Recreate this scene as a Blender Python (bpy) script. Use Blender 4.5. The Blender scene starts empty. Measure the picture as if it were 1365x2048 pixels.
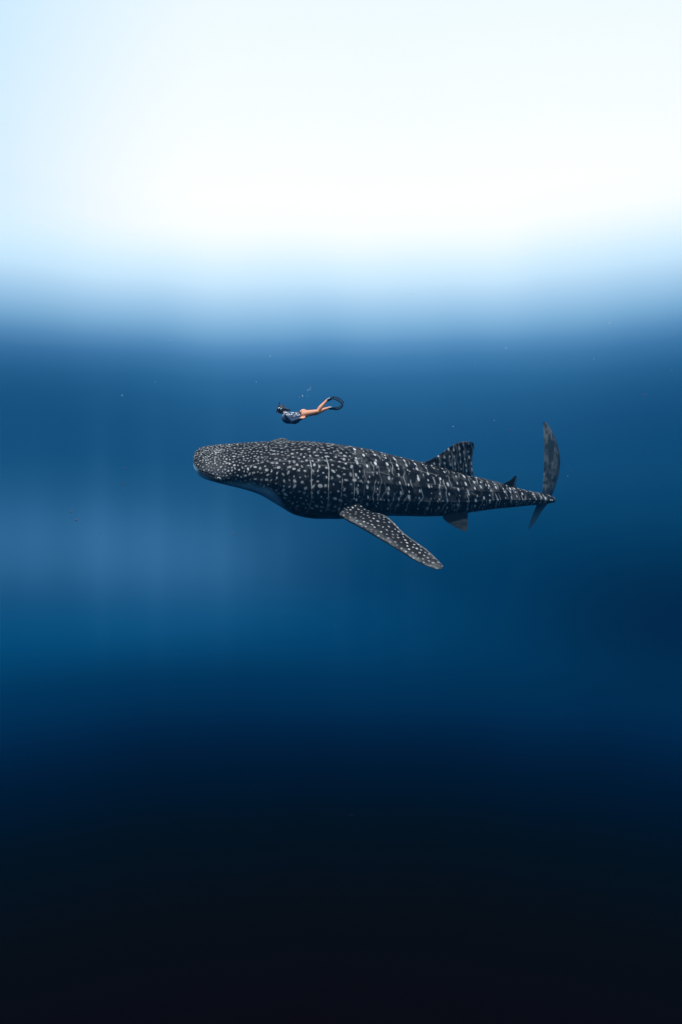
import bpy, bmesh, math, random
import numpy as np
from mathutils import Vector, Matrix

# ------------------------------------------------------------------ camera, light, exposure
scene = bpy.context.scene
col = scene.collection
F = 24.0 / 36.0 * 2048.0            # focal length in pixels of the 1365 x 2048 photograph


def P(px, py, Y):
    """A point in the sea, Y metres ahead of the camera (camera at the origin, looking along +Y)."""
    return Vector(((px - 682.5) / F * Y, Y, -(py - 1024.0) / F * Y))


cam_data = bpy.data.cameras.new('camera')
cam_data.sensor_fit = 'VERTICAL'
cam_data.sensor_height = 36.0
cam_data.sensor_width = 24.0
cam_data.lens = 24.0
cam_data.clip_end = 2000.0
cam = bpy.data.objects.new('camera', cam_data)
cam.rotation_euler = (math.radians(90), 0, 0)
col.objects.link(cam)
scene.camera = cam

scene.view_settings.view_transform = 'Standard'
scene.view_settings.look = 'None'
scene.view_settings.exposure = 0.0
scene.view_settings.gamma = 1.0
scene.view_settings.use_curve_mapping = False
scene.render.film_transparent = False
scene.cycles.use_denoising = True
scene.cycles.max_bounces = 6
scene.cycles.volume_bounces = 1
scene.cycles.sample_clamp_indirect = 4.0
try:
    scene.cycles.denoiser = 'OPENIMAGEDENOISE'
except Exception:
    pass

SUN_EL, SUN_AZ = math.radians(62), math.radians(205)     # azimuth measured from +Y towards +X: behind the camera, to the left
sun_dir = Vector((math.sin(SUN_AZ) * math.cos(SUN_EL), math.cos(SUN_AZ) * math.cos(SUN_EL), math.sin(SUN_EL)))
sd = bpy.data.lights.new('sun', 'SUN')
sd.energy = 3.6
sd.angle = math.radians(3.0)
sd.color = (1.0, 0.97, 0.92)
sun = bpy.data.objects.new('sun', sd)
sun.rotation_euler = sun_dir.to_track_quat('Z', 'Y').to_euler()
col.objects.link(sun)


def lin(c):
    return tuple((v / 255 / 12.92) if v / 255 <= 0.04045 else ((v / 255 + 0.055) / 1.055) ** 2.4 for v in c)


class NT:
    """Small helper for node trees."""

    def __init__(self, tree):
        self.t = tree

    def n(self, typ, **kw):
        nd = self.t.nodes.new(typ)
        for k, v in kw.items():
            setattr(nd, k, v)
        return nd

    def put(self, sock, v):
        if v is None:
            return
        if isinstance(v, bpy.types.NodeSocket):
            self.t.links.new(v, sock)
        else:
            sock.default_value = v

    def m(self, op, a, b=None, c=None, clamp=False):
        nd = self.n('ShaderNodeMath', operation=op, use_clamp=clamp)
        self.put(nd.inputs[0], a)
        self.put(nd.inputs[1], b)
        self.put(nd.inputs[2], c)
        return nd.outputs[0]

    def mix(self, f, a, b, blend='MIX'):
        nd = self.n('ShaderNodeMix', data_type='RGBA', blend_type=blend)
        self.put(nd.inputs[0], f)
        self.put(nd.inputs[6], a if isinstance(a, bpy.types.NodeSocket) else (*a, 1)[:4])
        self.put(nd.inputs[7], b if isinstance(b, bpy.types.NodeSocket) else (*b, 1)[:4])
        return nd.outputs[2]

    def noise(self, vec, scale, detail=2.0, rough=0.5):
        nd = self.n('ShaderNodeTexNoise')
        self.put(nd.inputs['Vector'], vec)
        nd.inputs['Scale'].default_value = scale
        nd.inputs['Detail'].default_value = detail
        nd.inputs['Roughness'].default_value = rough
        return nd.outputs['Fac']

    def rng(self, v, a, b, c=0.0, d=1.0, typ='SMOOTHSTEP'):
        nd = self.n('ShaderNodeMapRange', interpolation_type=typ)
        self.put(nd.inputs[0], v)
        for i, x in enumerate((a, b, c, d)):
            nd.inputs[i + 1].default_value = x
        return nd.outputs[0]

    def gauss(self, a, a0, sa, e, e0, se):
        """exp(-((a-a0)/sa)^2 - ((e-e0)/se)^2)"""
        u = self.m('POWER', self.m('DIVIDE', self.m('SUBTRACT', a, a0), sa), 2.0)
        v = self.m('POWER', self.m('DIVIDE', self.m('SUBTRACT', e, e0), se), 2.0)
        return self.m('EXPONENT', self.m('MULTIPLY', self.m('ADD', u, v), -1.0))


# --- the world: open water as it looks by direction (bright under the surface, black in the deep),
#     and above the rim of the window onto the air, the real sky.
world = bpy.data.worlds.new('World')
scene.world = world
world.use_nodes = True
wt = world.node_tree
wt.nodes.clear()
w = NT(wt)
tc = w.n('ShaderNodeTexCoord')
sep = w.n('ShaderNodeSeparateXYZ')
wt.links.new(tc.outputs['Generated'], sep.inputs[0])
X, Y_, Z = sep.outputs
hor = w.m('SQRT', w.m('ADD', w.m('MULTIPLY', X, X), w.m('MULTIPLY', Y_, Y_)))
el = w.m('ARCTAN2', Z, hor)                      # elevation, radians
az = w.m('ARCTAN2', X, Y_)                       # azimuth, radians, 0 straight ahead, + to the right

# colours read down the middle of the photograph: (row, sRGB)
COLS = [(0, (236, 247, 252)), (200, (243, 250, 254)), (400, (252, 254, 255)), (460, (249, 253, 255)),
        (500, (234, 248, 255)), (540, (212, 238, 253)), (570, (196, 228, 250)), (600, (172, 210, 239)),
        (630, (148, 192, 227)), (660, (121, 172, 211)), (690, (90, 145, 191)), (720, (65, 123, 171)),
        (760, (46, 105, 152)), (800, (36, 94, 140)), (850, (29, 85, 129)), (900, (22, 79, 123)),
        (950, (18, 76, 117)), (1000, (10, 70, 110)), (1050, (5, 66, 106)), (1100, (2, 63, 103)),
        (1150, (0, 61, 102)), (1200, (0, 61, 102)), (1250, (0, 60, 101)), (1300, (0, 56, 96)),
        (1350, (0, 48, 85)), (1400, (0, 41, 77)), (1450, (0, 31, 63)), (1500, (0, 23, 50)),
        (1560, (0, 18, 39)), (1640, (2, 13, 25)), (1800, (6, 9, 14)), (2048, (9, 6, 10))]
E0, E1 = math.radians(-45), math.radians(45)
ramp = w.n('ShaderNodeValToRGB')
cr = ramp.color_ramp
cr.interpolation = 'LINEAR'
stops = sorted(((math.atan((1024 - y) / F) - E0) / (E1 - E0), lin(c)) for y, c in COLS)
while len(cr.elements) > 1:
    cr.elements.remove(cr.elements[-1])
cr.elements[0].position = stops[0][0]
cr.elements[0].color = (*stops[0][1], 1)
for p_, c_ in stops[1:]:
    e_ = cr.elements.new(p_)
    e_.color = (*c_, 1)


def AZ(px):
    return math.atan((px - 682.5) / F)


def EL(py):
    return math.atan((1024 - py) / F)


# soft unevenness of the light that comes down through the surface
warp = w.n('ShaderNodeCombineXYZ')
w.put(warp.inputs[0], w.m('MULTIPLY', az, 3.0))
w.put(warp.inputs[1], w.m('MULTIPLY', el, 1.2))
nz = w.noise(warp.outputs[0], 1.6, 1.0)
shaft_v = w.n('ShaderNodeCombineXYZ')
w.put(shaft_v.inputs[0], w.m('MULTIPLY', az, 14.0))
w.put(shaft_v.inputs[1], w.m('MULTIPLY', el, 0.8))
shafts = w.noise(shaft_v.outputs[0], 1.0, 1.5)
el2 = w.m('ADD', el, w.m('MULTIPLY', w.m('SUBTRACT', nz, 0.5), 0.03))
fac = w.m('DIVIDE', w.m('SUBTRACT', el2, E0), E1 - E0)
wt.links.new(fac, ramp.inputs[0])
base = ramp.outputs[0]
# the paler cloud of lit water low on the left
g1 = w.gauss(az, AZ(120), 0.27, el, EL(1072), 0.075)
g1b = w.gauss(az, AZ(380), 0.17, el, EL(1150), 0.07)
g1 = w.m('ADD', w.m('MULTIPLY', g1, 0.75), w.m('MULTIPLY', g1b, 0.35))
g1 = w.m('MULTIPLY', g1, w.rng(shafts, 0.2, 0.8, 0.88, 1.1))
c1 = w.mix(g1, base, lin((54, 110, 156)))
g5 = w.gauss(az, AZ(230), 0.30, el, EL(1235), 0.045)
c1 = w.mix(w.m('MULTIPLY', g5, 0.38), c1, lin((0, 86, 136)))
# darker water: far left above the cloud, right side below the tail
g2 = w.gauss(az, AZ(-20), 0.26, el, EL(820), 0.085)
c2 = w.mix(w.m('MULTIPLY', g2, 0.50), c1, lin((0, 60, 104)))
g3 = w.gauss(az, AZ(1390), 0.28, el, EL(1210), 0.12)
g6 = w.gauss(az, AZ(1420), 0.26, el, EL(890), 0.11)
c2 = w.mix(w.m('MULTIPLY', g6, 0.60), c2, lin((4, 60, 102)))
c3 = w.mix(w.m('MULTIPLY', g3, 0.88, clamp=True), c2, lin((0, 24, 54)))
g4 = w.gauss(az, AZ(860), 0.16, el, EL(1140), 0.05)
c4 = w.mix(w.m('MULTIPLY', g4, 0.35), c3, lin((0, 48, 84)))
# soft shafts of light hanging in the water, strongest on the left
shm = w.m('MULTIPLY', w.gauss(az, AZ(250), 0.42, el, EL(1020), 0.17), w.m('SUBTRACT', shafts, 0.5))
c4 = w.mix(w.m('MULTIPLY', shm, 0.38, clamp=True), c4, lin((70, 125, 170)))
c4 = w.mix(w.m('MULTIPLY', shm, -0.45, clamp=True), c4, lin((0, 50, 90)))
# the surface glow thins out to pale blue up and to the left
dd = w.m('SQRT', w.m('ADD', w.m('POWER', w.m('SUBTRACT', az, AZ(950)), 2.0), w.m('POWER', w.m('SUBTRACT', el, EL(380)), 2.0)))
far = w.m('MULTIPLY', w.rng(dd, 0.38, 0.98), w.rng(el, EL(600), EL(420)))
c5 = w.mix(far, c4, lin((160, 216, 255)))
side = w.m('MULTIPLY', w.rng(w.m('ABSOLUTE', w.m('SUBTRACT', az, AZ(760))), 0.15, 0.6), w.rng(el, EL(760), EL(500)))
c6 = w.mix(w.m('MULTIPLY', side, 0.08), c5, lin((190, 225, 252)))
bg_water = w.n('ShaderNodeBackground')
wt.links.new(c6, bg_water.inputs[0])
bg_water.inputs[1].default_value = 1.05
sky = w.n('ShaderNodeTexSky', sky_type='NISHITA')
sky.sun_disc = False
sky.sun_elevation = SUN_EL
sky.sun_rotation = SUN_AZ
bg_sky = w.n('ShaderNodeBackground')
wt.links.new(sky.outputs[0], bg_sky.inputs[0])
bg_sky.inputs[1].default_value = 0.12
mixw = w.n('ShaderNodeMixShader')
wt.links.new(w.rng(el, math.radians(41), math.radians(52)), mixw.inputs[0])
wt.links.new(bg_water.outputs[0], mixw.inputs[1])
wt.links.new(bg_sky.outputs[0], mixw.inputs[2])
wo = w.n('ShaderNodeOutputWorld')
wt.links.new(mixw.outputs[0], wo.inputs[0])


# ------------------------------------------------------------------ helpers
def tag(o, label=None, category=None, group=None, kind=None):
    for k, v in (('label', label), ('category', category), ('group', group), ('kind', kind)):
        if v:
            o[k] = v
    return o


def new_mat(name):
    m = bpy.data.materials.new(name)
    m.use_nodes = True
    m.node_tree.nodes.clear()
    k = NT(m.node_tree)
    out = k.n('ShaderNodeOutputMaterial')
    bs = k.n('ShaderNodeBsdfPrincipled')
    m.node_tree.links.new(bs.outputs[0], out.inputs[0])
    return m, k, bs, out


def mesh_obj(name, verts, faces, mat, parent=None, smooth=True):
    me = bpy.data.meshes.new(name)
    me.from_pydata([tuple(v) for v in verts] if not isinstance(verts, np.ndarray) else verts.tolist(), [], faces)
    me.update()
    if smooth:
        me.polygons.foreach_set('use_smooth', [True] * len(me.polygons))
    me.materials.append(mat)
    o = bpy.data.objects.new(name, me)
    col.objects.link(o)
    if parent:
        o.parent = parent
        o.matrix_parent_inverse = parent.matrix_world.inverted()
    return o


def empty(name, loc):
    o = bpy.data.objects.new(name, None)
    o.empty_display_size = 0.3
    o.location = loc
    col.objects.link(o)
    o.matrix_world = Matrix.Translation(loc)
    return o


# ------------------------------------------------------------------ the water between the camera and the animals
haze_me = bpy.data.meshes.new('haze')
bm = bmesh.new()
bmesh.ops.create_cube(bm, size=1.0)
for v in bm.verts:
    v.co = Vector((v.co.x * 36.0, v.co.y * 28.0 + 12.5, v.co.z * 9.6 + 0.9))
bm.to_mesh(haze_me)
bm.free()
hm = bpy.data.materials.new('clear_blue_water')
hm.use_nodes = True
hm.node_tree.nodes.clear()
hk = NT(hm.node_tree)
ho = hk.n('ShaderNodeOutputMaterial')
hv = hk.n('ShaderNodeVolumePrincipled')
hv.inputs['Color'].default_value = (0.05, 0.42, 0.9, 1)
hv.inputs['Density'].default_value = 0.0020
hv.inputs['Anisotropy'].default_value = 0.3
hm.node_tree.links.new(hv.outputs[0], ho.inputs['Volume'])
haze_me.materials.append(hm)
haze = bpy.data.objects.new('haze', haze_me)
col.objects.link(haze)
tag(haze, 'clear blue sea water filling the whole picture', 'water', kind='stuff')

# ------------------------------------------------------------------ whale shark
rng = np.random.default_rng(7)


def interp(tab, x, c):
    xs = np.array([r[0] for r in tab], float)
    ys = np.array([r[c] for r in tab], float)
    # monotone cubic (pchip)
    h = np.diff(xs)
    d = np.diff(ys) / h
    m_ = np.zeros_like(ys)
    for i in range(1, len(xs) - 1):
        if d[i - 1] * d[i] > 0:
            w1, w2 = 2 * h[i] + h[i - 1], h[i] + 2 * h[i - 1]
            m_[i] = (w1 + w2) / (w1 / d[i - 1] + w2 / d[i])
    m_[0], m_[-1] = d[0], d[-1]
    x = np.clip(x, xs[0], xs[-1])
    k = np.clip(np.searchsorted(xs, x) - 1, 0, len(xs) - 2)
    t = (x - xs[k]) / h[k]
    return ((2 * t**3 - 3 * t**2 + 1) * ys[k] + (t**3 - 2 * t**2 + t) * h[k] * m_[k]
            + (-2 * t**3 + 3 * t**2) * ys[k + 1] + (t**3 - t**2) * h[k] * m_[k + 1])


# station, top row, bottom row, half width, upper half height (picture pixels), roll (deg), distance (m)
ST = [(387, 916, 930, 6, 4, 40, 18.05),
      (390, 904, 940, 23, 9, 40, 18.06),
      (396, 897, 949, 33, 14, 40, 18.07),
      (408, 891, 957, 41, 20, 40, 18.10),
      (425, 888, 963, 47, 26, 40, 18.13),
      (450, 886, 970, 52, 32, 39, 18.18),
      (480, 884, 977, 56, 38, 38, 18.24),
      (520, 882, 989, 62, 48, 36, 18.32),
      (560, 881, 1011, 68, 60, 34, 18.40),
      (600, 882, 1032, 73, 69, 32, 18.49),
      (640, 885, 1038, 75, 74, 30, 18.58),
      (680, 890, 1038, 74, 75, 28, 18.68),
      (720, 896, 1035, 70, 72, 26, 18.79),
      (760, 905, 1032, 66, 67, 24, 18.90),
      (800, 915, 1032, 60, 62, 22, 19.03),
      (850, 927, 1033, 54, 57, 20, 19.20),
      (900, 939, 1031, 46, 50, 18, 19.40),
      (945, 952, 1024, 37, 40, 16, 19.60),
      (990, 963, 1018, 29, 29, 14, 19.83),
      (1030, 975, 1014, 22, 20, 12, 20.07),
      (1060, 982, 1011, 17, 14, 10, 20.30),
      (1085, 987, 1009, 14, 11, 10, 20.55),
      (1102, 992, 1007, 9, 7, 10, 20.80),
      (1109, 998, 1004, 3, 2.5, 10, 20.92)]

NS, NT_ = 1150, 400
x0, x1 = ST[0][0], ST[-1][0]
uu = np.linspace(0, 1, NS)
# stations packed towards the snout so the blunt front is round
sx = x0 + (x1 - x0) * (0.75 * uu + 0.25 * uu**3) if False else x0 + (x1 - x0) * (uu - 0.10 * np.sin(np.pi * uu) * (1 - uu))
sx = np.sort(sx)
top, bot = interp(ST, sx, 1), interp(ST, sx, 2)
aw, bu = interp(ST, sx, 3), interp(ST, sx, 4)
phi = np.radians(interp(ST, sx, 5))
dist = interp(ST, sx, 6)
tt = np.linspace(0, 2 * np.pi, NT_, endpoint=False)
ct, st_ = np.cos(tt), np.sin(tt)
H = bot - top
nexp = 2.0 + 0.35 * np.clip(1 - (sx - 450) / 150, 0, 1)


def section(i, bd):
    n = 2.0 / nexp[i]
    yy = aw[i] * np.sign(ct) * np.abs(ct) ** n                       # + is the far side
    zz = np.where(st_ > 0, bu[i], bd) * np.sign(st_) * np.abs(st_) ** n
    vz = zz * np.cos(phi[i]) + yy * np.sin(phi[i])
    return yy, zz, vz


cy = np.zeros(NS)
BD = np.zeros(NS)
for i in range(0, NS):
    lo, hi = 1.0, 200.0
    for _ in range(24):
        md = 0.5 * (lo + hi)
        _, _, vz = section(i, md)
        if vz.max() - vz.min() > H[i]:
            hi = md
        else:
            lo = md
    BD[i] = md
BD = np.convolve(np.pad(BD, 20, 'edge'), np.ones(41) / 41, 'valid')
for i in range(NS):
    _, _, vz = section(i, BD[i])
    cy[i] = top[i] + vz.max()
cen = np.stack([(sx - 682.5) / F * dist, dist, -(cy - 1024) / F * dist], 1)
mpp = dist / F                                                        # metres per pixel at each station
# frame along the spine: smooth tangent, section planes square to it
tan = np.gradient(np.stack([cen[:, 0], cen[:, 1], cen[:, 2]], 1), axis=0)
ker = np.hanning(121)
ker /= ker.sum()
tan = np.stack([np.convolve(np.pad(tan[:, k], 60, 'edge'), ker, 'valid') for k in range(3)], 1)
tan[:, 2] *= 0.25
tan /= np.linalg.norm(tan, axis=1)[:, None]
up = np.array([0, 0, 1.0])[None] - tan * tan[:, 2:3]
up /= np.linalg.norm(up, axis=1)[:, None]
away = np.cross(up, tan)
away *= np.sign(away[:, 1:2])
# keep the rounded nose square-on: fade the yaw of section planes in the snout
dors = np.cos(phi)[:, None] * up - np.sin(phi)[:, None] * away
latf = np.cos(phi)[:, None] * away + np.sin(phi)[:, None] * up

YY = np.zeros((NS, NT_))
ZZ = np.zeros((NS, NT_))
for i in range(NS):
    YY[i], ZZ[i], _ = section(i, BD[i])
S = sx[:, None] * np.ones((1, NT_))
T = tt[None] * np.ones((NS, 1))
theta = np.degrees(np.abs(((T - np.pi / 2 + np.pi) % (2 * np.pi)) - np.pi))   # angle from the dorsal line, 0..180
near = (ct < 0)[None] * np.ones((NS, 1), bool)


def g(x, s):
    return np.exp(-(x / s) ** 2)


def sm(x, a, b):
    t = np.clip((x - a) / (b - a), 0, 1)
    return t * t * (3 - 2 * t)


def vnoise(x, y, seed):
    """Value noise, smooth, 0..1."""
    xi, yi = np.floor(x).astype(int), np.floor(y).astype(int)
    fx, fy = x - xi, y - yi
    fx, fy = fx * fx * (3 - 2 * fx), fy * fy * (3 - 2 * fy)

    def hsh(a, b):
        v = np.sin(a * 127.1 + b * 311.7 + seed * 74.7) * 43758.5453
        return v - np.floor(v)
    return ((hsh(xi, yi) * (1 - fx) + hsh(xi + 1, yi) * fx) * (1 - fy)
            + (hsh(xi, yi + 1) * (1 - fx) + hsh(xi + 1, yi + 1) * fx) * fy)


rad = np.hypot(YY, ZZ)
disp = np.zeros_like(rad)                                              # outward, in pixels of size
fadeR = sm(S, 600, 700)
for th0, amp, x_end in ((36, 1.1, 980), (62, 1.3, 1040), (90, 1.1, 1100)):
    th_ = th0 + 4 * np.sin((S - 600) / 130.0)
    disp += amp * g(theta - th_, 3.2) * fadeR * (1 - sm(S, x_end - 60, x_end)) * np.clip(rad / 60, 0.3, 1)
disp += 1.2 * g(theta - 93, 7) * sm(S, 930, 1000)                       # keel on the tail stalk
pts0 = cen[:, None, :] + (latf[:, None, :] * YY[..., None] + dors[:, None, :] * ZZ[..., None]) * mpp[:, None, None]
ROW = 1024 - pts0[..., 2] / pts0[..., 1] * F                            # where each point stands in the picture
PXX = 682.5 + pts0[..., 0] / pts0[..., 1] * F


def theta_at(tab):
    """Angle from the dorsal line, per station, where the near flank reaches a given height."""
    rows = np.interp(sx, [q[0] for q in tab], [q[1] for q in tab])
    out = np.zeros(NS)
    jj = np.arange(NT_ // 4, NT_)                                       # dorsal line -> near flank -> belly
    jj = np.concatenate([jj])
    for i in range(NS):
        hit = np.nonzero(ROW[i, jj] >= rows[i])[0]
        out[i] = math.degrees(tt[jj[hit[0]]]) - 90 if len(hit) else 178
    return out


g_top = theta_at([(387, 912), (613, 913), (644, 910), (668, 918), (690, 930), (710, 945), (1109, 990)])[:, None]
g_bot = theta_at([(387, 940), (600, 1031), (644, 1031), (668, 1022), (690, 1000), (710, 985), (1109, 1000)])[:, None]
GILLS = ((613, 4, 0.85), (644, 3, 1.0), (668, 3, 0.45), (690, 2, 0.6), (706, 2, 0.35))
gill_pale = np.zeros_like(rad)
for gx, bend, st in GILLS:
    line = gx + 3 - bend * ((theta - 90) / 45.0) ** 2 + 1.0 * np.sin(theta / 9.0 + gx)
    lo_ = g_top + (0 if st > 0.5 else 25)
    ext = sm(theta - lo_, 0, 8) * (1 - sm(theta - g_bot, -8, 0))
    disp += -1.8 * g(S - line, 1.3) * ext + 0.9 * g(S - line + 5.0, 5.0) * ext
    gill_pale = np.maximum(gill_pale, st * (0.35 + 0.65 * sm(vnoise(theta / 6.0, np.full_like(theta, gx), 41), 0.2, 0.8)) * g(S - line - 1.0, 0.75) * ext)
# mouth groove round the blunt front, and the brow over the eye
edge = theta_at([(387, 925), (400, 943), (430, 957), (440, 961), (500, 964), (536, 972), (556, 988), (568, 1008), (590, 1026), (620, 1034),
                 (690, 1030), (760, 1025), (850, 1029), (925, 1026), (945, 1019), (1050, 1012), (1109, 1003)])
edge = np.minimum(np.convolve(np.pad(edge, 8, 'edge'), np.ones(17) / 17, 'valid'), 150)[:, None] * np.ones((1, NT_))
mouth_line = edge - 8
disp += -2.2 * g(theta - mouth_line, 3.0) * (1 - sm(S, 428, 440)) * sm(S, 388, 396)
disp += 2.8 * g(S - 435, 6.0) * g(theta - edge + 4, 9) + 1.5 * g(S - 456, 14) * g(theta - 84, 8)
disp += -2.4 * g(S - 468, 2.4) * g(theta - edge + 9, 3.2)                   # spiracle
disp += 3.5 * g(S - 562, 13) * g(theta - 52, 14) * (~near)             # hump showing over the far side
# low broad folds and unevenness
disp += 0.55 * np.sin(S / 9.0 + 1.4 * np.sin(theta / 14.0)) * g(theta - 75, 45) * sm(S, 690, 760) * (1 - sm(S, 1000, 1080))
disp += 0.6 * np.sin(theta / 5.0 + S / 60.0) * sm(S, 440, 520) * (1 - sm(S, 640, 720)) * g(theta - 50, 30)
scale = (rad + disp) / np.maximum(rad, 1e-3)
YYd, ZZd = YY * scale, ZZ * scale
pts = cen[:, None, :] + (latf[:, None, :] * YYd[..., None] + dors[:, None, :] * ZZd[..., None]) * mpp[:, None, None]

# arc lengths round each section, in pixels, from the dorsal line: the metric in which the spots are laid out
seg = np.hypot(np.diff(YY, axis=1, append=YY[:, :1]), np.diff(ZZ, axis=1, append=ZZ[:, :1]))
arc = np.cumsum(seg, axis=1) - seg
i90 = NT_ // 4
arc = arc - arc[:, i90:i90 + 1]
per = seg.sum(1)[:, None]
arc = (arc + per / 2) % per - per / 2                                   # signed, + towards t>90 = near side


def darts(xa, xb, ya, yb, spacing, n_try, rg):
    """Uneven, never overlapping spots: dart throwing with a local spacing."""
    px_, py_, r_ = [], [], []
    X_ = rg.uniform(xa, xb, n_try)
    Yv = rg.uniform(ya, yb, n_try)
    R_ = spacing(X_, Yv)
    kx, ky, kr = np.zeros(n_try), np.zeros(n_try), np.zeros(n_try)
    n = 0
    for i in range(n_try):
        if n:
            d2 = (kx[:n] - X_[i]) ** 2 + (ky[:n] - Yv[i]) ** 2
            if np.any(d2 < ((kr[:n] + R_[i]) * 0.5) ** 2):
                continue
        kx[n], ky[n], kr[n] = X_[i], Yv[i], R_[i]
        n += 1
    return kx[:n], ky[:n], kr[:n]


def splat(val, XG, YG, spots):
    """Write soft elliptical spots (x, y, rx, ry, strength, lean) into a grid whose rows share one x."""
    xr = XG[:, 0]
    for (x, y, rx, ry, s, lean) in spots:
        m_ = 2.2 * max(rx, ry * abs(lean) + rx)
        i0, i1 = np.searchsorted(xr, x - m_), np.searchsorted(xr, x + m_)
        if i1 <= i0:
            continue
        sub = slice(i0, i1)
        dy = (YG[sub] - y)
        dx = XG[sub] - x - lean * dy
        q = (dx / rx) ** 2 + (dy / ry) ** 2
        val[sub] = np.maximum(val[sub], s * (1 - sm(q, 0.35, 1.9)))


# --- spots of the head and shoulders
def sp_head(x, y):
    return 0.9 * (4.8 + 1.8 * sm(x, 410, 480) + 2.0 * sm(x, 470, 600) + 1.2 * sm(x, 600, 690) + 1.5 * sm(np.abs(y), 25, 60) * sm(x, 440, 520))


kx, ky, kr = darts(388, 716, -150, 150, sp_head, 22000, rng)
spots = []
for x, y, r in zip(kx, ky, kr):
    top_ = np.exp(-(y / 34.0) ** 2)                                       # on the crown the spots draw out into dashes
    q = r * rng.choice([0.15, 0.19, 0.23, 0.29]) * rng.uniform(0.92, 1.08) * (1 - 0.22 * top_ * float(sm(np.array(x), 430, 500)))
    fade = 1 - 0.9 * sm(x, 690, 716)
    s = rng.uniform(0.3, 1.0) ** 0.7 * fade * (0.80 + 0.2 * (x < 470)) * (1 - 0.25 * top_)
    if rng.random() < 0.06:
        q *= 1.35
    st2 = rng.uniform(0.72, 1.35)
    spots.append((x, y, q * st2 * (1 + 0.9 * top_), q / st2 * (1 - 0.1 * top_), s, rng.normal(0, 0.3)))
for _ in range(600):                                                    # little flecks and dashes between them
    x, y = rng.uniform(440, 705), rng.uniform(-130, 130)
    tt_ = np.exp(-(y / 45.0) ** 2)
    spots.append((x, y, rng.uniform(0.5, 1.0) * (1 + 1.6 * tt_), rng.uniform(0.45, 0.9), rng.uniform(0.15, 0.5), rng.normal(0, 0.4)))
# --- spots of the trunk: leaning columns, rows kept over the ridges
cx = 700.0
kcol = 0
while cx < 1108:
    step = 20.0 - 7.5 * sm(np.array(cx), 820, 1060)
    row = 14.5 - 5.0 * sm(np.array(cx), 850, 1060)
    offs = (kcol % 2) * 0.5
    for k in range(-14, 15):
        y = (k + offs) * row + rng.normal(0, 2.4)
        if rng.random() < 0.08:
            continue
        x = cx + rng.normal(0, 1.7) + 0.10 * abs(y) * (1 if cx > 900 else 0.4) - 2
        big = rng.choice([0.7, 0.9, 1.1, 1.35]) * rng.uniform(0.9, 1.1)
        shr = 1.0 - 0.35 * float(sm(np.array(cx), 900, 1080))
        spots.append((x, y, 1.6 * big * shr, 2.7 * big * shr, rng.uniform(0.6, 1.0), 0.12 * np.sign(y)))
    cx += float(step) * rng.uniform(0.92, 1.08)
    kcol += 1
for _ in range(240):                                                    # small stray flecks
    x, y = rng.uniform(700, 1100), rng.uniform(-140, 140)
    spots.append((x, y, rng.uniform(0.8, 1.3), rng.uniform(1.1, 2.2), rng.uniform(0.2, 0.55), 0))
spot = np.zeros_like(rad)
splat(spot, S, arc, spots)
# --- thin pale bars and scribbles between the columns
bars = np.zeros_like(rad)
cx = 706.0
while cx < 1100:
    step = 9.5 - 2.5 * float(sm(np.array(cx), 850, 1060))
    ph = rng.uniform(0, 6)
    cen_l = cx + 0.12 * np.abs(arc) - 0.25 * np.clip(np.abs(arc) - 85, 0, None) + 1.7 * np.sin(arc / 9.0 + ph) + 1.2 * np.sin(arc / 3.7 + 2 * ph)
    brk = sm(vnoise(arc / 16.0 + 50, np.full_like(arc, cx * 0.37), 3), 0.42, 0.75)
    bars = np.maximum(bars, g(S - cen_l, rng.uniform(0.7, 1.2)) * brk * rng.uniform(0.18, 0.58))
    cx += step * rng.uniform(0.8, 1.2)
bars *= sm(S, 690, 720)
# lines running along the ridges and over the shoulder
for y0, slope, xa, xb in ((36, 0.06, 560, 760), (52, 0.05, 560, 700), (28, 0.02, 640, 900), (60, -0.03, 700, 960), (44, 0.0, 480, 640)):
    ln = np.abs(arc) - (y0 + slope * (S - xa) + 2.0 * np.sin(S / 23.0 + y0))
    bars = np.maximum(bars, 0.20 * g(ln + 2.5 * (vnoise(S / 9.0, np.full_like(S, y0), 19) - 0.5), 0.8) * sm(S, xa, xa + 30) * (1 - sm(S, xb - 30, xb)) * sm(vnoise(S / 12.0, np.full_like(S, y0), 9), 0.25, 0.6))
mott = vnoise(S / 11.0 + 9, arc / 15.0 + 40, 5) * 0.6 + vnoise(S / 5.0 + 3, arc / 6.5 + 60, 6) * 0.4
mott = sm(mott, 0.45, 0.85)
cheek = g(S - 425, 26) * g(arc - 52, 24)
grey = 0.075 * mott * (0.35 + 0.65 * sm(S, 640, 720)) + 0.14 * cheek + 0.008
pale = np.clip(np.maximum(np.maximum(spot, bars), gill_pale * 0.85) + grey * (1 - spot), 0, 1)
# belly: the dark back ends along a wandering line on the flank
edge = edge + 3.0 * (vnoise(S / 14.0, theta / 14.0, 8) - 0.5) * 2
belly_haze = sm(theta, edge - 6, edge + 24)
pale = pale * (1 - sm(theta, edge - 16, edge) * 0.35)
pale *= 1 - 0.9 * g(theta - mouth_line, 3.4) * (1 - sm(S, 428, 440))
pale *= 1 - 0.95 * g(S - 468, 3.4) * g(theta - edge + 9, 4.5)

V = [pts.reshape(-1, 3)]
VA = [pale.reshape(-1)]
VB = [belly_haze.reshape(-1)]
idx = np.arange(NS * NT_).reshape(NS, NT_)
a_, b_ = idx[:-1], idx[1:]
quads = np.stack([a_, np.roll(a_, -1, 1), np.roll(b_, -1, 1), b_], -1).reshape(-1, 4)
FQ = [quads]
FN = [list(idx[0][::-1]), list(idx[-1])]
nv = NS * NT_


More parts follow.
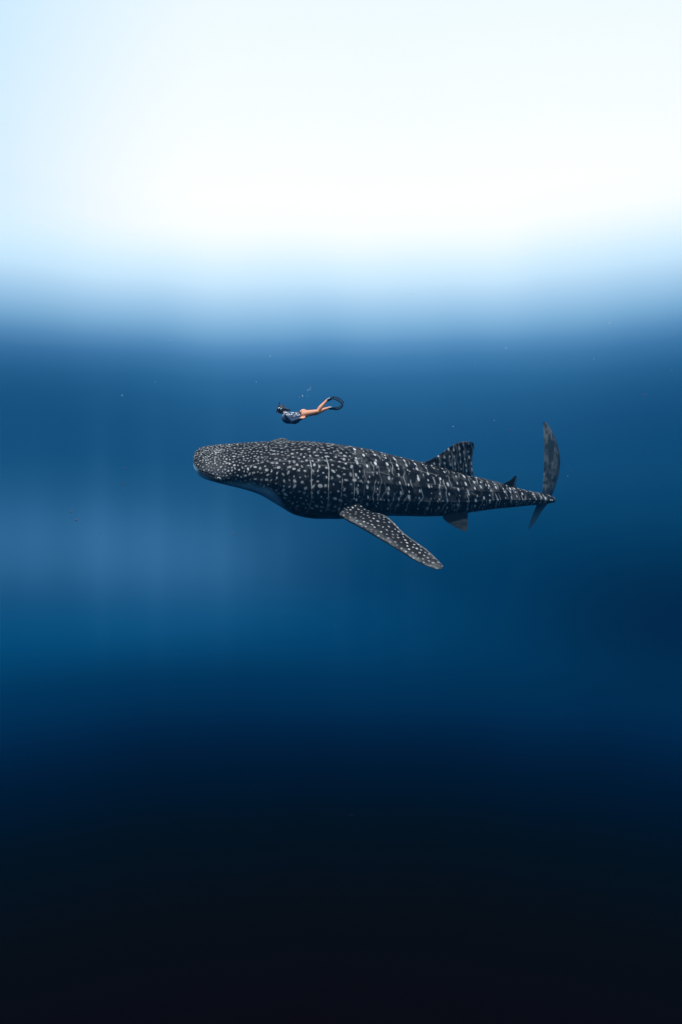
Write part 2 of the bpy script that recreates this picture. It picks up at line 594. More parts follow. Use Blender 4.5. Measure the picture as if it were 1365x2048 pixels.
def poly3(pp, n):
    """Smooth 3-D curve through (px, py, Y) points -> n points (Catmull-Rom, by length)."""
    p = np.array([tuple(P(*q)) for q in pp])
    p = np.vstack([2 * p[0] - p[1], p, 2 * p[-1] - p[-2]])
    out = []
    for i in range(1, len(p) - 2):
        for t in np.linspace(0, 1, 40, endpoint=False):
            out.append(0.5 * ((2 * p[i]) + (-p[i - 1] + p[i + 1]) * t + (2 * p[i - 1] - 5 * p[i] + 4 * p[i + 1] - p[i + 2]) * t * t
                              + (-p[i - 1] + 3 * p[i] - 3 * p[i + 1] + p[i + 2]) * t**3))
    out.append(p[-2])
    out = np.array(out)
    d = np.r_[0, np.cumsum(np.linalg.norm(np.diff(out, axis=0), axis=1))]
    s = np.linspace(0, d[-1], n)
    return np.stack([np.interp(s, d, out[:, k]) for k in range(3)], 1)


def fin(lead, trail, thick, pattern, nvv=170, nu=70, root_flare=0.0, bulge=0.0):
    """A fin as a lens-shaped blade between two edges; pattern(u, w, U, W) -> pale, belly."""
    global nv
    A, B = poly3(lead, nvv), poly3(trail, nvv)
    u = 0.5 - 0.5 * np.cos(np.linspace(0, np.pi, nu))
    mid = (A[:, None] * (1 - u)[None, :, None] + B[:, None] * u[None, :, None])
    du = B - A
    chord = np.linalg.norm(du, axis=1)
    dv = np.gradient(0.5 * (A + B), axis=0)
    nrm = np.cross(du, dv)
    nrm /= np.maximum(np.linalg.norm(nrm, axis=1), 1e-9)[:, None]
    nrm *= -np.sign(nrm[:, 1].mean())                                    # towards the camera
    foil = 2.6 * (np.sqrt(np.maximum(u, 0)) * 0.6 - 0.2 * u - 0.4 * u**2)
    foil = np.clip(foil, 0, None)
    vv = np.linspace(0, 1, nvv)
    th = thick * (1 - 0.75 * vv) * np.sqrt(np.clip(chord / chord.max(), 0, 1)) + root_flare * np.exp(-vv * 9)
    th = np.minimum(th, chord * 0.22)
    off = nrm[:, None] * (foil[None] * th[:, None] * 0.5)[..., None]
    cam_ = nrm[:, None] * (bulge * np.sin(np.pi * u)[None] * chord[:, None])[..., None]
    front, back = mid + off + cam_, mid - off + cam_
    W = np.r_[0, np.cumsum(np.linalg.norm(np.diff(0.5 * (A + B), axis=0), axis=1))][:, None] * np.ones((1, nu)) / 0.0139
    U = u[None] * chord[:, None] / 0.0139
    globals()['FX'] = ((mid[..., 0] / mid[..., 1]) * F + 682.5)                # distance along the shark, for upright stripes
    globals()['FZ'] = mid[..., 2] / 0.0139
    pa, be = pattern(u[None] * np.ones((nvv, 1)), vv[:, None] * np.ones((1, nu)), U, W)
    ring = np.concatenate([front, back[:, ::-1][:, 1:-1]], 1)
    pr = np.concatenate([pa, pa[:, ::-1][:, 1:-1]], 1)
    br = np.concatenate([be, be[:, ::-1][:, 1:-1]], 1)
    m_ = ring.shape[1]
    id_ = np.arange(nvv * m_).reshape(nvv, m_) + nv
    a, b = id_[:-1], id_[1:]
    FQ.append(np.stack([a, np.roll(a, -1, 1), np.roll(b, -1, 1), b], -1).reshape(-1, 4))
    FN.append(list(id_[-1]))
    V.append(ring.reshape(-1, 3))
    VA.append(pr.reshape(-1))
    VB.append(br.reshape(-1))
    nv += nvv * m_


def pat_pectoral(u, v, U, W):
    rg = np.random.default_rng(21)
    wm, um = float(W.max()), float(U.max())
    kx, ky, kr = darts(0, wm, 0, um, lambda x, y: 6.9 - 0 * x, 7000, rg)
    val = np.zeros_like(U)
    sp = [(x, y, r * rg.uniform(0.18, 0.34), r * rg.uniform(0.12, 0.20), rg.uniform(0.25, 0.9), rg.normal(0, 0.2)) for x, y, r in zip(kx, ky, kr)]
    splat(val, W, U, sp)
    val *= sm(u, 0.02, 0.12) * (0.35 + 0.65 * sm(v, 0.0, 0.12))
    m = vnoise(W / 9.0, U / 7.0, 31) * 0.6 + vnoise(W / 4.0, U / 3.0, 32) * 0.4
    lead_g = (1 - sm(u, 0.08, 0.36)) * 0.26 * sm(u, 0.01, 0.10) + sm(v, 0.78, 1.0) * 0.16
    trail_l = 0.25 * g(u - 0.97, 0.03) * sm(v, 0.3, 0.5)
    rim = sm(u, 0.0, 0.05) * sm(v, -1, 0) * (1 - 0.5 * sm(v, 0.97, 1.0))
    return rim * np.clip(np.maximum(val * (0.8 + 0.2 * v), trail_l) + (lead_g * (0.25 + 0.65 * sm(m, 0.3, 0.8)) + 0.02 * m) * (1 - val), 0, 1), 0 * u


def pat_dorsal(u, v, U, W):
    rg = np.random.default_rng(5)
    XX, ZZ_ = FX + 0.10 * (FZ - FZ.min()), FZ
    val = np.zeros_like(U)
    ln = np.zeros_like(U)
    x = XX.min()
    kk = 0
    while x < XX.max():
        if kk % 2 == 0:
            z = ZZ_.min() + rg.uniform(0, 10)
            while z < ZZ_.max():
                q = ((XX - x - rg.normal(0, 0.8)) / (1.5 * rg.uniform(0.8, 1.2))) ** 2 + ((ZZ_ - z) / (2.7 * rg.uniform(0.7, 1.3))) ** 2
                val = np.maximum(val, rg.uniform(0.55, 1.0) * (1 - sm(q, 0.35, 1.9)))
                z += 13 * rg.uniform(0.8, 1.25)
        l_ = XX - x - 1.3 * np.sin(ZZ_ / 5.0 + kk * 2.1)
        ln = np.maximum(ln, g(l_, rg.uniform(0.8, 1.4)) * sm(vnoise(ZZ_ / 13.0 + 90, np.full_like(W, kk * 1.7), 77), 0.25, 0.7) * rg.uniform(0.15, 0.45))
        x += 5.5 * rg.uniform(0.85, 1.2)
        kk += 1
    m = sm(vnoise(W / 9.0, U / 7.0, 35), 0.4, 0.9)
    tip = 0.30 * sm(v, 0.80, 1.0) * m + 0.15 * g(u - 0.97, 0.05)
    return np.clip(np.maximum(val, ln) + (0.05 * m + 0.01 + tip) * (1 - val), 0, 1), 0 * u


def pat_small(u, v, U, W):
    m = sm(vnoise(W / 6.0, U / 5.0, 55), 0.3, 0.9)
    return np.clip(0.02 + 0.05 * m + 0.25 * g(u - 0.85, 0.15), 0, 1), 0 * u


def pat_pelvic(u, v, U, W):
    m = sm(vnoise(W / 6.0, U / 5.0, 56), 0.3, 0.9)
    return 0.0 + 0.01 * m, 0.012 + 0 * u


def pat_lower(u, v, U, W):
    m = sm(vnoise(W / 6.0, U / 5.0, 58), 0.3, 0.9)
    return 0.02 + 0.03 * m, 0.18 + 0.35 * v  # pale lobe with blue water haze painted in, stronger towards the tip


def pat_caudal(u, v, U, W):
    m = vnoise(W / 20.0, U / 22.0, 61) * 0.55 + vnoise(W / 8.0, U / 9.0, 62) * 0.45
    m = sm(m, 0.36, 0.7)
    val = np.zeros_like(U)
    rg = np.random.default_rng(15)
    sp = [(rg.uniform(0, W.max()), rg.uniform(0, U.max()), rg.uniform(2, 4), rg.uniform(1.5, 3), rg.uniform(0.12, 0.3), 0) for _ in range(26)]
    splat(val, W, U, sp)
    return np.clip(0.01 + 0.13 * m + val * 0.6, 0, 1), 0.05 + 0 * u  # a little of the water's blue haze painted into the fin colour


# near pectoral fin: reaches out, down and back towards the camera
fin([(672, 1004, 18.6), (676, 1026, 18.05), (688, 1037.5, 17.75), (725, 1058, 17.35), (764, 1081, 17.08), (799, 1102, 16.82), (830, 1121, 16.62), (857, 1133.5, 16.48), (874, 1138.5, 16.4), (884, 1137.5, 16.38)],
    [(698, 978, 18.3), (712, 1001, 18.0), (735, 1020, 17.72), (767, 1029.5, 17.5), (786, 1043, 17.32), (804, 1062, 17.15), (825, 1079, 16.97), (851, 1097, 16.76), (872, 1116, 16.56), (887, 1132, 16.4)],
    0.20, pat_pectoral, 260, 90, 0.10, 0.06)
# far pectoral fin, its shoulder just showing above the back
fin([(528, 905, 19.2), (540, 885, 19.5), (552, 878.5, 19.9), (566, 876.5, 20.4), (574, 878, 20.7)],
    [(600, 910, 19.1), (590, 895, 19.4), (583, 886, 19.8), (578, 881, 20.3), (575, 878.5, 20.7)],
    0.16, pat_pectoral, 100, 50, 0.05)
# first dorsal fin
fin([(815, 950, 19.05), (838, 929, 18.95), (862, 919, 18.92), (884, 906, 18.90), (903, 892, 18.87), (917, 885, 18.85), (931, 882.5, 18.83), (942, 883.5, 18.82)],
    [(958, 985, 19.45), (950, 960, 19.30), (946, 943, 19.18), (945, 925, 19.08), (946.5, 907, 18.98), (949, 895, 18.90), (948, 887, 18.85), (944, 884, 18.82)],
    0.22, pat_dorsal, 200, 110, 0.14, 0.0)
# second dorsal fin
fin([(998, 975, 19.78), (1010, 966, 19.75), (1021, 960, 19.73), (1028, 953.5, 19.71), (1032, 951, 19.7)],
    [(1038, 990, 19.98), (1035, 978, 19.9), (1032, 968, 19.82), (1033.5, 958, 19.75), (1034, 952, 19.7)],
    0.07, pat_small, 60, 40, 0.03)
# near pelvic fin
fin([(879, 1015, 19.05), (888, 1038, 18.97), (904, 1050, 18.9), (919, 1058, 18.85), (930, 1062, 18.8)],
    [(938, 1010, 19.3), (936, 1030, 19.15), (936, 1045, 19.0), (936, 1055, 18.88), (934, 1062, 18.8)],
    0.07, pat_pelvic, 70, 50, 0.02)
# far pelvic fin, hidden behind the near one
fin([(880, 1024, 19.6), (893, 1036, 19.75), (908, 1046, 19.9), (922, 1051, 20.05), (931, 1053, 20.15)],
    [(936, 1010, 19.6), (935, 1028, 19.75), (935, 1040, 19.9), (935, 1048, 20.05), (933, 1053, 20.15)],
    0.07, pat_pelvic, 50, 40, 0.02)
# tail fin, upper lobe: swung away, so it is seen almost from behind
fin([(1078, 1003, 20.55), (1085, 984, 20.60), (1086.6, 960, 20.62), (1088.5, 935, 20.64), (1089, 915, 20.66), (1088.5, 888, 20.70), (1087.5, 865, 20.78), (1086.5, 844, 20.86)],
    [(1100, 1003, 20.95), (1106, 987, 21.25), (1113, 968, 21.5), (1118.5, 947, 21.7), (1121, 922, 21.75), (1118, 899, 21.65), (1111.5, 876, 21.45), (1104, 861, 21.25), (1094, 845.5, 21.0)],
    0.10, pat_caudal, 200, 80, 0.03, 0.10)
# tail fin, lower lobe
fin([(1076, 998, 20.6), (1073, 1012, 20.75), (1067, 1026, 20.95), (1061, 1043, 21.2), (1057, 1057, 21.4)],
    [(1100, 1000, 20.9), (1092, 1012, 21.1), (1082, 1026, 21.3), (1072, 1043, 21.4), (1060, 1058, 21.45)],
    0.08, pat_lower, 70, 50, 0.02)

V = np.concatenate(V)
VA = np.concatenate(VA)
VB = np.concatenate(VB)
FQ = np.concatenate(FQ)
shark_base = Vector((0.6, 18.9, 0.0))
me = bpy.data.meshes.new('body')
nq = len(FQ)
ncap = sum(len(f) for f in FN)
me.vertices.add(len(V))
me.vertices.foreach_set('co', (V - np.array(shark_base)).astype(np.float32).ravel())
me.loops.add(nq * 4 + ncap)
me.loops.foreach_set('vertex_index', np.concatenate([FQ.ravel()] + [np.array(f) for f in FN]).astype(np.int32))
me.polygons.add(nq + len(FN))
starts = np.concatenate([np.arange(nq) * 4, nq * 4 + np.cumsum([0] + [len(f) for f in FN[:-1]])]).astype(np.int32)
me.polygons.foreach_set('loop_start', starts)
me.update(calc_edges=True)
me.validate()
me.polygons.foreach_set('use_smooth', [True] * len(me.polygons))
at = me.attributes.new('pale', 'FLOAT', 'POINT')
at.data.foreach_set('value', VA.astype(np.float32))
at = me.attributes.new('belly_haze', 'FLOAT', 'POINT')
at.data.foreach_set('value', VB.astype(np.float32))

skin, k, bs, _o = new_mat('spotted_shark_skin')
ap = k.n('ShaderNodeAttribute', attribute_name='pale')
ab = k.n('ShaderNodeAttribute', attribute_name='belly_haze')
tco = k.n('ShaderNodeTexCoord')
obj_c = tco.outputs['Object']
fine = k.noise(obj_c, 26.0, 4.0, 0.65)
blot = k.noise(obj_c, 5.0, 3.0, 0.6)
pv = k.m('MULTIPLY', ap.outputs['Fac'], k.rng(fine, 0.25, 0.75, 0.72, 1.15))
dark = k.mix(k.rng(blot, 0.35, 0.7), (0.002, 0.003, 0.0045), (0.006, 0.008, 0.011))
spot_c = k.mix(k.rng(fine, 0.3, 0.7), (0.60, 0.60, 0.58), (0.76, 0.76, 0.74))
c_ = k.mix(pv, dark, spot_c)
bel = k.mix(k.rng(blot, 0.3, 0.7), (0.26, 0.54, 0.70), (0.32, 0.60, 0.76))  # white belly tinted blue: the water's light is painted into its colour
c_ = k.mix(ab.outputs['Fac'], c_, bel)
k.put(bs.inputs['Base Color'], c_)
bs.inputs['Roughness'].default_value = 0.55
bs.inputs['Specular IOR Level'].default_value = 0.05
bmp = k.n('ShaderNodeBump')
bmp.inputs['Strength'].default_value = 0.25
bmp.inputs['Distance'].default_value = 0.02
k.put(bmp.inputs['Height'], k.noise(obj_c, 40.0, 3.0, 0.6))
k.put(bs.inputs['Normal'], bmp.outputs[0])
me.materials.append(skin)

shark = empty('whale_shark', shark_base)
tag(shark, 'large dark whale shark with white spots swimming left beneath the swimmer', 'whale shark')
body = bpy.data.objects.new('body', me)
body.parent = shark
col.objects.link(body)

# eyes: a dark ball in a pale lid, on the side of the head
eye_m, k, bs, _o = new_mat('dark_eye')
bs.inputs['Base Color'].default_value = (0.01, 0.01, 0.012, 1)
bs.inputs['Roughness'].default_value = 0.15
lid_m, k, bs, _o = new_mat('pale_eyelid')
tcl = k.n('ShaderNodeTexCoord')
k.put(bs.inputs['Base Color'], k.mix(k.noise(tcl.outputs['Object'], 30.0), (0.45, 0.45, 0.44), (0.7, 0.7, 0.68)))
bs.inputs['Roughness'].default_value = 0.5


def ball(name, loc, r, mat, parent, squash=(1, 1, 1)):
    bm = bmesh.new()
    bmesh.ops.create_uvsphere(bm, u_segments=24, v_segments=16, radius=1.0)
    for v in bm.verts:
        v.co = Vector((v.co.x * squash[0], v.co.y * squash[1], v.co.z * squash[2])) * r
    m_ = bpy.data.meshes.new(name)
    bm.to_mesh(m_)
    bm.free()
    m_.polygons.foreach_set('use_smooth', [True] * len(m_.polygons))
    m_.materials.append(mat)
    o = bpy.data.objects.new(name, m_)
    o.location = Vector(loc) - (shark_base if parent == shark else Vector((0, 0, 0)))
    o.parent = parent
    col.objects.link(o)
    return o


def surf(x, th, nearside=True):
    i = int(np.argmin(np.abs(sx - x)))
    t = math.pi / 2 + (1 if nearside else -1) * math.radians(th)
    j = int(round(t / (2 * math.pi) * NT_)) % NT_
    out = pts[i, j] - cen[i]
    return Vector(pts[i, j]), Vector(out).normalized()


ei, ej = np.unravel_index(np.argmin((PXX - 436) ** 2 + (ROW - 957.5) ** 2 + 1e6 * (~near) + 1e6 * (theta > 112)), PXX.shape)
for side_ in (True, False):
    ej_ = ej if side_ else (NT_ // 2 - ej) % NT_
    p_ = Vector(pts[ei, ej_])
    o_ = (p_ - Vector(cen[ei])).normalized()
    e = ball('eye', p_ - o_ * 0.010, 0.064, eye_m, shark)
    # lid: an arc over the rear of the eye
    lv, lf = [], []
    up_ = Vector((0, 0, 1))
    tdir = Vector(tan[60])
    vdir = o_.cross(tdir).normalized()
    nl = 14
    for q in range(nl):
        a = math.radians(-30 + 130 * q / (nl - 1))
        d = tdir * math.cos(a) + (vdir if vdir.z > 0 else -vdir) * math.sin(a)
        rr = 0.019 * math.sin(math.pi * (q + 0.6) / nl) + 0.003
        c0 = Vector((0, 0, 0)) + d * 0.078 + o_ * 0.03
        for z in range(6):
            b = z * math.pi / 3
            lv.append(c0 + d * math.cos(b) * rr + o_ * math.sin(b) * rr)
    for q in range(nl - 1):
        for z in range(6):
            lf.append((q * 6 + z, q * 6 + (z + 1) % 6, (q + 1) * 6 + (z + 1) % 6, (q + 1) * 6 + z))
    lm_ = bpy.data.meshes.new('eyelid')
    lm_.from_pydata([tuple(v) for v in lv], [], lf)
    lm_.polygons.foreach_set('use_smooth', [True] * len(lm_.polygons))
    lm_.materials.append(lid_m)
    lo_ = bpy.data.objects.new('eyelid', lm_)
    lo_.parent = e
    col.objects.link(lo_)

# ------------------------------------------------------------------ swimmer
SY = 21.0
swim_base = P(600, 830, SY)


def capsule(bm, a, b, ra, rb, seg=20, flat=None):
    """Tapered capsule from a to b."""
    a, b = Vector(a), Vector(b)
    d = b - a
    L = max(d.length, 1e-5)
    q = d.to_track_quat('Z', 'Y')
    rings = []
    nr = 7
    prof = []
    for i in range(nr):
        t = -math.pi / 2 + (math.pi / 2) * i / (nr - 1)
        prof.append((ra * math.cos(t), ra * math.sin(t)))
    for i in range(nr):
        t = (math.pi / 2) * i / (nr - 1)
        prof.append((rb * math.cos(t), L + rb * math.sin(t)))
    for (r, z) in prof:
        ring = []
        for s_ in range(seg):
            an = 2 * math.pi * s_ / seg
            v = Vector((r * math.cos(an), r * math.sin(an), z))
            ring.append(bm.verts.new(a + q @ v))
        rings.append(ring)
    for i in range(len(rings) - 1):
        for s_ in range(seg):
            bm.faces.new((rings[i][s_], rings[i][(s_ + 1) % seg], rings[i + 1][(s_ + 1) % seg], rings[i + 1][s_]))


def ellipsoid(bm, c, r, rot=None):
    ret = bmesh.ops.create_uvsphere(bm, u_segments=24, v_segments=16, radius=1.0)
    for v in ret['verts']:
        p = Vector((v.co.x * r[0], v.co.y * r[1], v.co.z * r[2]))
        if rot:
            p = rot @ p
        v.co = p + Vector(c)


def fuse(bm, name, mat, parent, voxel, smooth_it=6, base=None):
    """Melt the overlapping shapes of a bmesh into one continuous skin."""
    m0 = bpy.data.meshes.new(name + '_raw')
    bm.to_mesh(m0)
    bm.free()
    o0 = bpy.data.objects.new(name + '_raw', m0)
    col.objects.link(o0)
    r = o0.modifiers.new('r', 'REMESH')
    r.mode = 'VOXEL'
    r.voxel_size = voxel
    s_ = o0.modifiers.new('s', 'SMOOTH')
    s_.factor = 0.5
    s_.iterations = smooth_it
    dg = bpy.context.evaluated_depsgraph_get()
    dg.update()
    m1 = bpy.data.meshes.new_from_object(o0.evaluated_get(dg))
    m1.name = name
    bpy.data.objects.remove(o0)
    bpy.data.meshes.remove(m0)
    m1.materials.clear()
    m1.materials.append(mat)
    m1.polygons.foreach_set('use_smooth', [True] * len(m1.polygons))
    o = bpy.data.objects.new(name, m1)
    o.parent = parent
    col.objects.link(o)
    return o


def S_(px, py, dy=0.0):
    """Point of the swimmer, relative to her base."""
    return P(px, py, SY + dy) - swim_base


skin_m, k, bs, _o = new_mat('tanned_skin')
tcs = k.n('ShaderNodeTexCoord')
k.put(bs.inputs['Base Color'], k.mix(k.noise(tcs.outputs['Object'], 14.0, 3.0), (0.78, 0.31, 0.16), (0.92, 0.43, 0.24)))
bs.inputs['Roughness'].default_value = 0.5
bs.inputs['Specular IOR Level'].default_value = 0.3
bs.inputs['Subsurface Weight'].default_value = 0.1
bs.inputs['Subsurface Scale'].default_value = 0.02

top_m, k, bs, _o = new_mat('patterned_rash_guard')
tct = k.n('ShaderNodeTexCoord')
vo = k.n('ShaderNodeTexVoronoi', feature='F1')
vo.inputs['Scale'].default_value = 19.0
vo.inputs['Randomness'].default_value = 1.0
wv = k.n('ShaderNodeVectorMath', operation='ADD')
nzc = k.n('ShaderNodeTexNoise')
nzc.inputs['Scale'].default_value = 18.0
k.put(nzc.inputs['Vector'], tct.outputs['Object'])
sc_ = k.n('ShaderNodeVectorMath', operation='SCALE')
k.put(sc_.inputs[0], nzc.outputs['Color'])
sc_.inputs['Scale'].default_value = 0.05
k.put(wv.inputs[0], tct.outputs['Object'])
k.put(wv.inputs[1], sc_.outputs[0])
k.put(vo.inputs['Vector'], wv.outputs[0])
print_f = k.rng(vo.outputs['Distance'], 0.36, 0.54, 1.0, 0.0)
sepn = k.n('ShaderNodeSeparateXYZ')
gm = k.n('ShaderNodeNewGeometry')
k.put(sepn.inputs[0], tct.outputs['Object'])
band = k.rng(sepn.outputs[2], -0.10, 0.03)                               # the print fades out towards the underside
k.put(bs.inputs['Base Color'], k.mix(k.m('MULTIPLY', print_f, band), (0.012, 0.035, 0.085), (0.75, 0.78, 0.8)))
bs.inputs['Roughness'].default_value = 0.7

navy_m, k, bs, _o = new_mat('navy_swim_briefs')
bs.inputs['Base Color'].default_value = (0.012, 0.028, 0.06, 1)
bs.inputs['Roughness'].default_value = 0.7
hair_m, k, bs, _o = new_mat('dark_hair')
tch = k.n('ShaderNodeTexCoord')
k.put(bs.inputs['Base Color'], k.mix(k.noise(tch.outputs['Object'], 50.0, 3.0), (0.008, 0.012, 0.02), (0.025, 0.03, 0.04)))
bs.inputs['Roughness'].default_value = 0.6
rub_m, k, bs, _o = new_mat('dark_blue_rubber')
tcr = k.n('ShaderNodeTexCoord')
k.put(bs.inputs['Base Color'], k.mix(k.noise(tcr.outputs['Object'], 9.0, 3.0), (0.004, 0.020, 0.045), (0.007, 0.032, 0.065)))
bs.inputs['Roughness'].default_value = 0.5
bs.inputs['Specular IOR Level'].default_value = 0.1
white_m, k, bs, _o = new_mat('white_rubber')
bs.inputs['Base Color'].default_value = (0.75, 0.78, 0.8, 1)
bs.inputs['Roughness'].default_value = 0.4
lens_m, k, bs, _o = new_mat('mask_glass')
bs.inputs['Base Color'].default_value = (0.02, 0.05, 0.08, 1)
bs.inputs['Roughness'].default_value = 0.08

swimmer = empty('person', swim_base)
tag(swimmer, 'snorkeler in a dark blue patterned top swimming above the shark with curved fins', 'person')

# joints (picture px, px, depth offset towards/away from the camera)
J = dict(head=(562, 819, 0.0), neck=(570, 824, 0.0), chest=(578, 833, 0.0), waist=(595, 833, 0.0), pelvis=(606, 828, 0.0),
         sh_n=(573, 829, -0.17), el_n=(585, 842, -0.24), wr_n=(602, 836, -0.22),
         sh_f=(573, 829, 0.17), el_f=(584, 843, 0.24), wr_f=(590, 841, 0.05),
         hip_n=(609, 828, -0.09), kn_n=(636, 823, -0.10), an_n=(654, 801, -0.08),
         hip_f=(609, 827, 0.09), kn_f=(634, 826, 0.12), an_f=(657, 816, 0.12))


def j(n):
    return S_(*J[n])


def limb(bm, names, radii, grow=0.0):
    for q in range(len(names) - 1):
        capsule(bm, j(names[q]), j(names[q + 1]), radii[q] + grow, radii[q + 1] + grow)


def calf(bm, kn, an):
    a, b = j(kn), j(an)
    m_ = a.lerp(b, 0.32)
    back = Vector((0.35, 0, -0.9)).normalized() * -0.014
    capsule(bm, a, m_ + back, 0.056, 0.066)
    capsule(bm, m_ + back, b, 0.066, 0.036)


def hand(bm, wr, direction, palm_n, spread=1.0, mirror=1):
    d = Vector(direction).normalized()
    n = Vector(palm_n).normalized()
    s_ = d.cross(n).normalized() * mirror
    n = s_.cross(d).normalized() * mirror
    w_ = Vector(wr)
    for q in range(5):
        o = (q - 2) * 0.0165
        capsule(bm, w_ + s_ * o * 0.6, w_ + d * 0.085 + s_ * o, 0.014, 0.012, 10)
    for q, L in enumerate((0.060, 0.076, 0.082, 0.074)):
        o = (q - 1.2) * 0.021
        p0 = w_ + d * 0.085 + s_ * o
        p1 = p0 + (d + n * 0.25 + s_ * (q - 1.5) * 0.08) .normalized() * L * 0.5
        p2 = p1 + (d + n * 0.7).normalized() * L * 0.5
        capsule(bm, p0, p1, 0.010, 0.009, 8)
        capsule(bm, p1, p2, 0.009, 0.007, 8)
    t0 = w_ + d * 0.03 + s_ * 0.035
    t1 = t0 + (d * 0.6 + s_ * 0.8 + n * 0.2).normalized() * 0.04
    t2 = t1 + (d * 0.9 + s_ * 0.3 + n * 0.3).normalized() * 0.035
    capsule(bm, t0, t1, 0.012, 0.010, 8)
    capsule(bm, t1, t2, 0.010, 0.008, 8)


bm = bmesh.new()
hc = j('head')
ellipsoid(bm, hc, (0.105, 0.078, 0.098))
ellipsoid(bm, hc + Vector((-0.045, 0, -0.055)), (0.060, 0.058, 0.070))            # jaw and face, turned down and forward
capsule(bm, hc + Vector((-0.095, 0, -0.045)), hc + Vector((-0.118, 0, -0.070)), 0.012, 0.014, 10)  # nose
for s_ in (-1, 1):
    ellipsoid(bm, hc + Vector((0.005, s_ * 0.08, -0.03)), (0.018, 0.010, 0.030))  # ears
capsule(bm, hc + Vector((0.04, 0, -0.04)), j('neck'), 0.055, 0.060)
capsule(bm, j('neck'), j('chest'), 0.075, 0.125)
ellipsoid(bm, j('chest') + Vector((0.02, 0, -0.02)), (0.17, 0.17, 0.12))
capsule(bm, j('chest'), j('waist'), 0.125, 0.105)
capsule(bm, j('waist'), j('pelvis'), 0.105, 0.125)
for s_ in ('n', 'f'):
    sg = -1 if s_ == 'n' else 1
    ellipsoid(bm, j('pelvis') + Vector((0.03, sg * 0.075, 0.055)), (0.115, 0.085, 0.085))   # buttocks
    capsule(bm, j('pelvis'), j('hip_' + s_), 0.11, 0.095)
    capsule(bm, j('hip_' + s_), j('kn_' + s_), 0.108, 0.064)
    calf(bm, 'kn_' + s_, 'an_' + s_)
    limb(bm, ('sh_' + s_, 'el_' + s_, 'wr_' + s_), (0.055, 0.042, 0.028))
    capsule(bm, j('neck').lerp(j('chest'), 0.4), j('sh_' + s_), 0.08, 0.058)
hand(bm, j('wr_n'), (0.9, 0.1, 0.25), (0, 0.8, -0.5), mirror=1)
hand(bm, j('wr_f'), (0.9, -0.1, 0.1), (0, 0, 1), mirror=-1)
foot_dir = {'n': Vector((0.10, -0.02, 0.045)), 'f': Vector((0.12, 0.02, -0.01))}
for s_ in ('n', 'f'):
    a = j('an_' + s_)
    capsule(bm, a, a + foot_dir[s_] * 0.5, 0.036, 0.034)
    capsule(bm, a + foot_dir[s_] * 0.5, a + foot_dir[s_] * 1.5, 0.034, 0.022)
fuse(bm, 'body', skin_m, swimmer, 0.006, 5)

# the patterned long-sleeved top, loose under the chest
bm = bmesh.new()
gr = 0.016
capsule(bm, j('neck') + Vector((0.02, 0, 0)), j('chest'), 0.080, 0.125 + gr)
ellipsoid(bm, j('chest') + Vector((0.0, 0, -0.05)), (0.22, 0.185, 0.175))
ellipsoid(bm, S_(588, 837.5), (0.21, 0.165, 0.165))
capsule(bm, j('chest'), S_(600, 833), 0.125 + gr, 0.112 + gr)
for s_ in ('n', 'f'):
    capsule(bm, j('neck').lerp(j('chest'), 0.4), j('sh_' + s_), 0.08, 0.058 + gr)
    capsule(bm, j('sh_' + s_), j('el_' + s_), 0.055 + gr, 0.042 + gr)
    capsule(bm, j('el_' + s_), j('el_' + s_).lerp(j('wr_' + s_), 0.75), 0.042 + gr, 0.032 + gr)
fuse(bm, 'rash_guard', top_m, swimmer, 0.009, 4)

# swim briefs: a band round the hips
bm = bmesh.new()
capsule(bm, j('pelvis') + Vector((-0.05, 0, -0.015)), j('pelvis') + Vector((0.02, 0, -0.03)), 0.123, 0.124)
for s_ in (-1, 1):
    ellipsoid(bm, j('pelvis') + Vector((0.01, s_ * 0.07, 0.0)), (0.10, 0.088, 0.10))
fuse(bm, 'swim_briefs', navy_m, swimmer, 0.009, 4)

# hair: cap of hair streaming back over the neck
bm = bmesh.new()
ellipsoid(bm, hc + Vector((0.015, 0, 0.008)), (0.140, 0.100, 0.140))
for q in range(9):
    o = (q - 4) * 0.019
    capsule(bm, hc + Vector((0.07, o, 0.03)), S_(574, 819.5) + Vector((0, o * 1.2, random.Random(q).uniform(-0.01, 0.015))), 0.034, 0.026, 10)
    capsule(bm, S_(574, 819.5) + Vector((0, o * 1.2, 0)), S_(580, 820) + Vector((random.Random(q + 20).uniform(-0.03, 0.04), o * 1.3, 0.0)), 0.026, 0.008, 10)
fuse(bm, 'hair', hair_m, swimmer, 0.008, 2)

# diving mask: frame, glass, strap; snorkel
bm = bmesh.new()
mc = hc + Vector((-0.085, 0, -0.012))
rotm = Matrix.Rotation(math.radians(-35), 3, 'Y')
ellipsoid(bm, mc, (0.040, 0.080, 0.050), rotm)
mask = fuse(bm, 'diving_mask', rub_m, swimmer, 0.007, 2)
bm = bmesh.new()
ellipsoid(bm, mc + rotm @ Vector((-0.028, 0, 0)), (0.020, 0.064, 0.036), rotm)
fuse(bm, 'glass', lens_m, mask, 0.006, 1)
bm = bmesh.new()
for q in range(24):
    a0, a1 = math.radians(-80 + 160 * q / 24), math.radians(-80 + 160 * (q + 1) / 24)
    for yo in (0.0,):
        capsule(bm, hc + Vector((math.cos(a0) * 0.128 - 0.01, math.sin(a0) * 0.096, 0.008 + 0.03 * math.cos(a0))),
                hc + Vector((math.cos(a1) * 0.128 - 0.01, math.sin(a1) * 0.096, 0.008 + 0.03 * math.cos(a1))), 0.012, 0.012, 8)
fuse(bm, 'strap', white_m, mask, 0.006, 1)
bm = bmesh.new()
